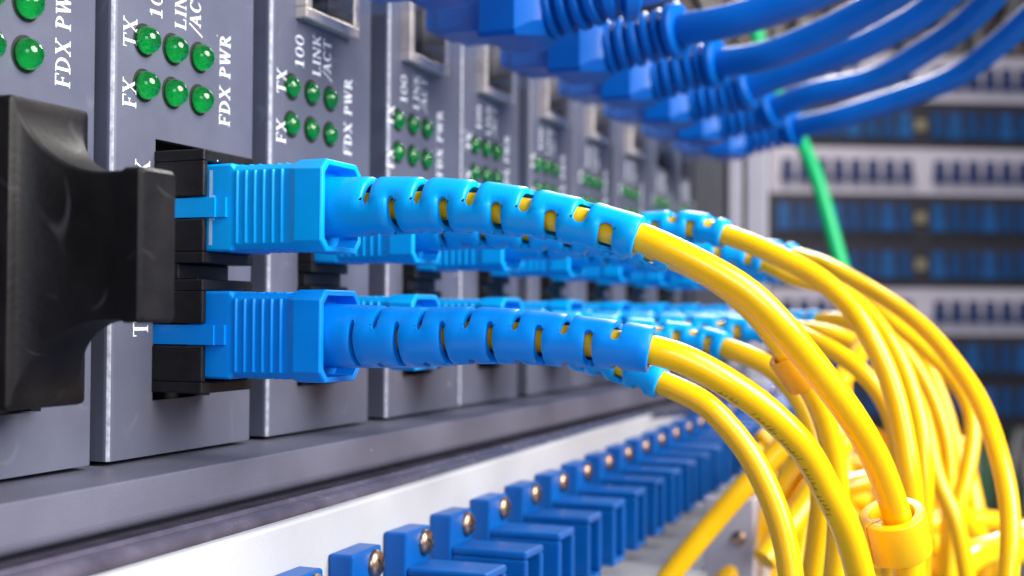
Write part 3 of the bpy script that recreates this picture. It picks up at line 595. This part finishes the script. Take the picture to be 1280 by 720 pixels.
# ------------------------------------------------------------------ cable clips
def clip(path, d0, d1, ri, ro, a_gap, mt, label, shift=(0,0,0), gap=22, mark=False, lip=0):
    p, tn, u = path.at((d0+d1)/2); base = p+Vector(shift)
    t = thing('cable_clip', base, label, 'cable clip', 'clips on the yellow cords')
    tn2 = tn; w = tn2.cross(u)
    def pt(s, a, r): return base + tn2*s + (u*math.sin(a)+w*math.cos(a))*r
    mb = MB(); h = (d1-d0)/2; n = 40; A = [a_gap+rad(gap)/2 + (2*math.pi-rad(gap))*i/n for i in range(n+1)]
    b = 0.18
    prof = [(-h, ri+.05), (-h, ro-b), (-h+b*.3, ro-b*.3), (-h+b, ro), (h-b, ro), (h-b*.3, ro-b*.3), (h, ro-b), (h, ri+.12), (h-.15, ri), (-h+.1, ri)]
    mb.loft([[pt(s, a, r) for s, r in prof] for a in A])
    mb.build('clip_band', mt, t, off=base, smooth=35, bevel=0.06)
    mb = MB()
    for sgn, aa in ((1, A[0]), (-1, A[-1])):
        mb.loft([[pt(s, aa+sgn*da, r) for s, r in ((-h+.1, ri-.02), (-h+.1, ri-.85), (h-.1, ri-.85), (h-.1, ri-.02))] for da in (0.02, 0.30)])
    mb.build('inner_tongue', mt, t, off=base)
    if mark:
        mb = MB(); am = mark
        for i in range(20):
            q = []
            for f, rr in ((i, 1), (i+1, 1), (i+1, .72), (i, .72)):
                th = 2*math.pi*f/20; q.append(pt(0.15+1.0*rr*math.cos(th), am+0.75*rr*math.sin(th)/ro, ro+.012))
            mb.add(q, [(0,1,2,3)])
        mb.build('printed_mark', M_INK, t, off=base, fix=False)
    return t
def nearest(path, q):
    q = Vector(q); i = min(range(len(path.p)), key=lambda k: (path.p[k]-q).length); return path.s[i]
d = nearest(PATHS['1u'], (22.51, -70.63, -24.74))
clip(PATHS['1u'], d-2.25, d+2.05, 2.1, 3.1, rad(-72), M_CLIP, 'round yellow clip holding the front upper cord near the bottom right', shift=(0.35,0.55,0), mark=rad(82), gap=4)
d = nearest(PATHS['2u'], (43.99, -57.07, -9.91))
clip(PATHS['2u'], d-2.2, d+2.2, 1.75, 2.35, rad(200), M_ORANGE, 'orange clip on the second cord behind the front upper cord', shift=(0,0,0), gap=24)

# ------------------------------------------------------------------ network cables
PLUG = None
ETH_LABEL = {'2':'blue network cable cropped at the top edge, plugged in nearest to the left', '3':'large blue ribbed network plug boot cut by the top edge', '4':'blue network cable running almost level along the top edge from the second full boot',
 '5':'blue network cable from the third ribbed boot, second from the top', '6':'blue network cable third from the top, leaving the middle ribbed boot', '7':'blue network cable with a white sheen, second from the bottom', '8':'lowest blue network cable, white sheen, curving up to the right edge'}
SHELL_ME = None
for key, P in ETH.items():
    mi = int(key); bx = 27.5*(mi-1)+7.4; base = (bx, -2.0, 38.7)
    t = thing('network_cable', base, ETH_LABEL[key], 'network cable', 'blue network cables along the top')
    if SHELL_ME is None:
        mb = MB()
        mb.box(-5.85, 5.85, -11.2, 8, -4.1, 3.8); o = mb.build('clear_plug', M_CLEAR, bevel=0.3); SHELL_ME = o.data; bpy.data.objects.remove(o)
        mb = MB(); mb.box(-3.0, 3.0, -10.5, 2, -5.2, -4.5); o = mb.build('latch_tab', M_CLEAR, bevel=0.2); TAB_ME = o.data; bpy.data.objects.remove(o)
        mb = MB(); mb.loft([octo(5.1,3.3,.6,-11.0), octo(5.1,3.3,.6,-3.2), octo(4.6,2.6,.4,-2.6), octo(4.6,2.6,.4,-1.0)]); o = mb.build('inner_jacket', M_ETH, smooth=25); JK_ME = o.data; bpy.data.objects.remove(o)
        mb = MB()
        for i in range(8): mb.box(-4.2+i*1.1, -3.7+i*1.1, 2.0, 7.5, 2.6, 3.4)
        o = mb.build('contact_row', M_GOLD); CT_ME = o.data; bpy.data.objects.remove(o)
        # boot block, chamfered towards the round ribbed neck
        mb = MB(); R = [octo(6.1,4.35,.5,-9.6), octo(6.3,4.5,.6,-10.0), octo(6.3,4.5,.7,-15.2), octo(5.0,4.3,1.7,-17.3), octo(4.0,4.0,1.65,-18.3)]
        mb.loft(R); o = mb.build('boot_block', M_ETH, smooth=20, bevel=0.3); BK_ME = o.data; bpy.data.objects.remove(o)
    for nm, me, mt in (('clear_plug', SHELL_ME, M_CLEAR), ('latch_tab', TAB_ME, M_CLEAR), ('inner_jacket', JK_ME, M_ETH), ('contact_row', CT_ME, M_GOLD), ('boot_block', BK_ME, M_ETH)):
        link(nm, me, mt, t)
    path = Path(P, 1.0)
    def rr(d):
        if d > 12.6: return 2.8
        ph = (d % 2.05)/2.05
        big = 4.15-0.045*d
        if d > 10.6: return 4.35
        return big if ph < 0.62 else big-1.25
    mb = MB(); R = []; ds = []
    k = 0
    while k*2.05 < 10.2:
        for f, q in ((0.0,0),(0.03,.8),(0.12,1),(0.5,1),(0.60,.8),(0.63,0),(0.98,0)): ds.append((k*2.05+f*2.05, q))
        k += 1
    R = []
    for d, q in ds:
        big = 4.25-0.03*d; R.append([path.pt(d, 2*math.pi*j/28, big-1.3*(1-q)) for j in range(28)])
    for d, r in ((10.35,2.9),(10.4,4.2),(10.6,4.45),(11.9,4.45),(12.2,4.2),(12.25,2.9)): R.append([path.pt(d, 2*math.pi*j/28, r) for j in range(28)])
    mb.loft(R); mb.build('ribbed_boot', M_ETH, t, off=base, smooth=35)
    tube(path, 2.62, 12.0, None, 20, 1.5).build('cable', M_ETH, t, off=base, smooth=60)

# ------------------------------------------------------------------ white patch panel with blue adapters
YAW, TILT = 0.028, 0.0105
AO = (15.763, -18.067, -30.502)
t = thing('patch_panel', (120, -11, -46), 'white metal patch panel below the chassis with a row of blue adapters', 'patch panel')
WO = (120, -11, -46)
def wy(x): return AO[1] + math.tan(YAW)*(x-AO[0])
mb = MB(); xa, xb = -120, 330
def slab(y0, y1, z0, z1):
    mb.add([(xa,wy(xa)+y0,z0),(xb,wy(xb)+y0,z0),(xb,wy(xb)+y1,z0),(xa,wy(xa)+y1,z0),(xa,wy(xa)+y0,z1),(xb,wy(xb)+y0,z1),(xb,wy(xb)+y1,z1),(xa,wy(xa)+y1,z1)],
           [(3,2,1,0),(4,5,6,7),(0,1,5,4),(1,2,6,5),(2,3,7,6),(3,0,4,7)])
slab(2.9, 4.4, -52, -24.35)
mb.build('panel_sheet', M_WHITE, t, off=WO, bevel=0.4)
mb = MB(); slab(-14.5, 2.85, -49.6, -48.4); slab(-15.7, -14.55, -52.0, -48.4)
mb.build('bottom_tray', M_WHITE, t, off=WO, bevel=0.3)
def adapter():
    mb = MB(); t0 = 2.1
    mb.box(-4.9, 1.75, 0, t0+0.75, 0.1-17.5, 1.75)             # flange (y from 0 at the front to the panel)
    x0, x1, za, zb, w = -4.75, 1.6, -11.3, -2.1, 0.9; y0, y1 = -9.6, 0.0
    mb.box(x0, x1, y0, y1, zb-w, zb); mb.box(x0, x1, y0, y1, za, za+w)
    mb.box(x0, x0+w, y0, y1, za+w, zb-w); mb.box(x1-w, x1, y0, y1, za+w, zb-w)
    mb.box(x0+w, x1-w, y0+3.5, y1, za+w, zb-w)                # plugged bore
    mb.box(x0+2.0, x1-2.0, y0+1.2, y0+3.5, za+3.2, zb-3.2)
    return mb
o = adapter().build('adapter', M_ADP, bevel=0.3); AD_ME = o.data; bpy.data.objects.remove(o)
def screw():
    mb = MB(); n = 20; prof = [(1.55,0.5),(1.55,-0.15),(1.45,-0.40),(1.15,-0.65),(0.7,-0.80),(0.28,-0.84)]
    R = [[(r*math.cos(2*math.pi*i/n), y, r*math.sin(2*math.pi*i/n)) for i in range(n)] for r, y in prof]
    mb.loft(R); 
    return mb
o = screw().build('screw', M_SCREW, smooth=40); SC_ME = o.data; bpy.data.objects.remove(o)
mb = MB(); mb.box(-0.85,0.85,-0.87,-0.80,-0.14,0.14); mb.box(-0.14,0.14,-0.868,-0.80,0.14,0.85); mb.box(-0.14,0.14,-0.868,-0.80,-0.85,-0.14)
o = mb.build('cross_recess', M_DARK); CR_ME = o.data; bpy.data.objects.remove(o)
rnd = random.Random(8)
for i in range(-2, 23):
    d = 12.7*i
    px_, py_, pz_ = AO[0]+d*math.cos(YAW), AO[1]+d*math.sin(YAW), AO[2]+d*TILT
    a = link('adapter', AD_ME, M_ADP, t); a.location = (Vector((px_, py_, pz_))-Vector(WO))*MM; a.rotation_euler = (0, rad(rnd.uniform(-.6,.6)), YAW)
    bv = a.modifiers.new('bevel','BEVEL'); bv.width = 0.0003; bv.segments = 2; bv.limit_method = 'ANGLE'
    s = link('screw', SC_ME, M_SCREW, a); s.rotation_euler = (0, rnd.uniform(0, 3), 0)
    c = link('cross_recess', CR_ME, M_DARK, a); c.rotation_euler = s.rotation_euler

# ------------------------------------------------------------------ bracket under the cords
BO = (112, -34, -46)
t = thing('mounting_bracket', BO, 'pale grey metal bracket with a small brown screw, blurred below the adapters', 'bracket')
mb = MB()
mb.box(112, 113.2, -39.2, -30.5, -56, -35.5); mb.box(113.2, 150, -39.2, -38.0, -56, -35.5); mb.build('plate', M_POST, t, off=BO, bevel=0.3)
mb = MB(); n = 16
mb.loft([[(112-x, -36.6+r*math.cos(2*math.pi*i/n), -42.2+r*math.sin(2*math.pi*i/n)) for i in range(n)] for r, x in ((1.3,-.2),(1.3,.3),(.8,.7))]); mb.build('screw', M_SCREW, t, off=BO, smooth=40)

# ------------------------------------------------------------------ loose yellow cords
p0 = Vector(MISC['diag'][0]); t = thing('loose_fibre_cord', p0, 'straight yellow cord slanting up beside the blue adapters', 'fibre cord')
tube(Path(MISC['diag'], 1.5), 1.7, 0, None, 16, 2).build('cable', M_YEL, t, off=p0, smooth=60)
WHERE = ['arching under the yellow clip', 'looping low behind the clip', 'dropping just right of the lowest cord', 'leaning left at the pile edge', 'lying level across the pile', 'rising at the right corner',
 'dipping along the bottom edge', 'curling in the bottom right corner', 'bending over in the middle', 'sloping down through the middle', 'hanging behind the clip', 'crossing the bottom left of the pile', 'hanging straight at the right', 'arching farthest back',
 'leaning right beside the lowest cord', 'standing steeply left of the printed cord', 'humped low along the bottom', 'climbing towards the yellow clip', 'sagging level at the far back', 'standing tall at the far left']
for i, P in enumerate(PILE):
    p0 = Vector(P[0]); t = thing('loose_fibre_cord', p0, 'blurred yellow cord in the pile, ' + WHERE[i], 'fibre cord', 'loose yellow cords in the pile')
    tube(Path(P, 2.0), 2.1, 0, None, 12, 3).build('cable', M_YEL, t, off=p0, smooth=60)

# ------------------------------------------------------------------ green cable
p0 = Vector(MISC['green'][0]); t = thing('green_cable', p0, 'single bright green cable hanging in front of the far racks', 'network cable')
tube(Path(MISC['green'], 3), 2.3, 0, None, 16, 4).build('cable', M_GREEN, t, off=p0, smooth=60)

# ------------------------------------------------------------------ rack post beside the chassis
RO = (282, -4, -150)
t = thing('rack_post', RO, 'pale grey vertical rack post at the end of the chassis', 'rack post')
mb = MB(); mb.box(281, 283, -9.6, -3.4, -150, 62); mb.build('front_flange', M_POST, t, off=RO, bevel=0.3)
mb = MB(); mb.box(281.6, 300, -3.4, -1.9, -150, 62); mb.build('web', M_DARK, t, off=RO)
mb = MB(); mb.box(280.2, 283, -1.9, 1.9, -150, 62); mb.build('side_flange', M_POST, t, off=RO, bevel=0.3)

# ------------------------------------------------------------------ far racks of patch panels
rx = Rv*0.995 + Fv*0.085; rx.z = 0; rx.normalize(); rn = Vector((rx.y, -rx.x, 0))     # along the rows; rn points away from the camera
if rn.dot(Fv) < 0: rn = -rn
R0 = Vector((1080, 137, 0))
def rk(a, z, dpt): v = R0 + rx*a + rn*dpt; return (v.x, v.y, z)
def rbox(mb, a0, a1, z0, z1, d0, d1):
    c = [rk(a0,z0,d0), rk(a1,z0,d0), rk(a1,z0,d1), rk(a0,z0,d1), rk(a0,z1,d0), rk(a1,z1,d0), rk(a1,z1,d1), rk(a0,z1,d1)]
    mb.add(c, [(3,2,1,0),(4,5,6,7),(0,1,5,4),(1,2,6,5),(2,3,7,6),(3,0,4,7)])
ROWS = [('w',222,'top white far patch panel with navy ports behind the lowest network cable'), ('d',177,'dark far patch panel with blue ports just above the left end of the green cable'), ('w',133,'white far patch panel with navy ports beside the middle of the green cable'),
        ('d',89,'upper of two neighbouring dark far patch panels with blue ports'), ('d',44.5,'lower of two neighbouring dark far patch panels with blue ports'), ('w',0,'white far patch panel behind the top of the yellow bundle'), ('d',-44,'dark far patch panel behind the yellow arches, right of the bundle'), ('d',-85,'lowest dark far patch panel, mostly hidden by yellow cords')]
for kd, z, lab in ROWS:
    base = rk(120, z-21, 0)
    t = thing('far_patch_panel', base, lab, 'patch panel', 'blurred patch panels in the far rack')
    mb = MB(); rbox(mb, 0, 420, z-21.8, z+21.8, 0, 6); mb.build('panel_plate', M_RACKW if kd == 'w' else M_RACKD, t, off=base)
    for g0 in ((10, 158, 306) if kd == 'w' else (6, 156, 306)):
        n = 8
        for i in range(n):
            w = 13.6; a = g0 + i*(w+2.9 if kd == 'w' else w+3.2)
            mb = MB(); hh = 10.5 if kd == 'w' else 12.5
            rbox(mb, a, a+w, z-hh, z-hh*0.2, -3.2, -0.2); rbox(mb, a+1.5, a+w-1.5, z-hh*0.2, z+hh, -2.2, -0.2)
            mb.build('port', M_PORTN if kd == 'w' else (M_PORTB, M_PORTB, M_PORTC)[(i*5+int(z)) % 3], t, off=base)
    if kd == 'd':
        mb = MB(); rbox(mb, 141, 151, z-5, z+5, -2, -0.2); mb.build('badge', M_BADGE, t, off=base)
base = rk(-15, -250, 0)
t = thing('far_rack_post', base, 'blurred light metal post at the left end of the far patch panels', 'rack post')
mb = MB(); rbox(mb, -24, -3, -400, 245, -4, 30); mb.build('post', M_POST, t, off=base)
# brown and grey cable mass above and below the far panels
rnd = random.Random(21)
mbA = MB(); mbB = MB(); mbC = MB()
for i in range(110):
    a = rnd.uniform(-60, 420); z0 = 250+rnd.uniform(-8, 10); top = z0+rnd.uniform(60, 260)
    P = [rk(a, z0, rnd.uniform(0,60)), rk(a+rnd.uniform(-40,40), (z0+top)/2, rnd.uniform(-20,60)), rk(a+rnd.uniform(-90,90), top, rnd.uniform(0,60))]
    tube(Path(P, 40), rnd.uniform(2.5,4.5), 0, None, 6, 30, mbA if i % 2 else mbB)
for i in range(60):
    a = rnd.uniform(-20, 420); z0 = -112
    P = [rk(a, z0, rnd.uniform(0,40)), rk(a+rnd.uniform(-10,10), z0-70, rnd.uniform(-10,40)), rk(a+rnd.uniform(-25,25), z0-190, rnd.uniform(0,40))]
    tube(Path(P, 40), rnd.uniform(3,5), 0, None, 6, 30, (mbA, mbB, mbC, mbB)[i % 4])
for mbx, mt, lab in ((mbA, M_BR, 'brown blurred cable mass above and below the far patch panels'), (mbB, M_GRYC, 'grey blurred cable mass above and below the far patch panels'), (mbC, M_FGREEN, 'green blurred cables hanging below the far patch panels')):
    o = mbx.build('far_cable_mass', mt, None, smooth=60, kind='stuff'); tag(o, lab, 'cables')
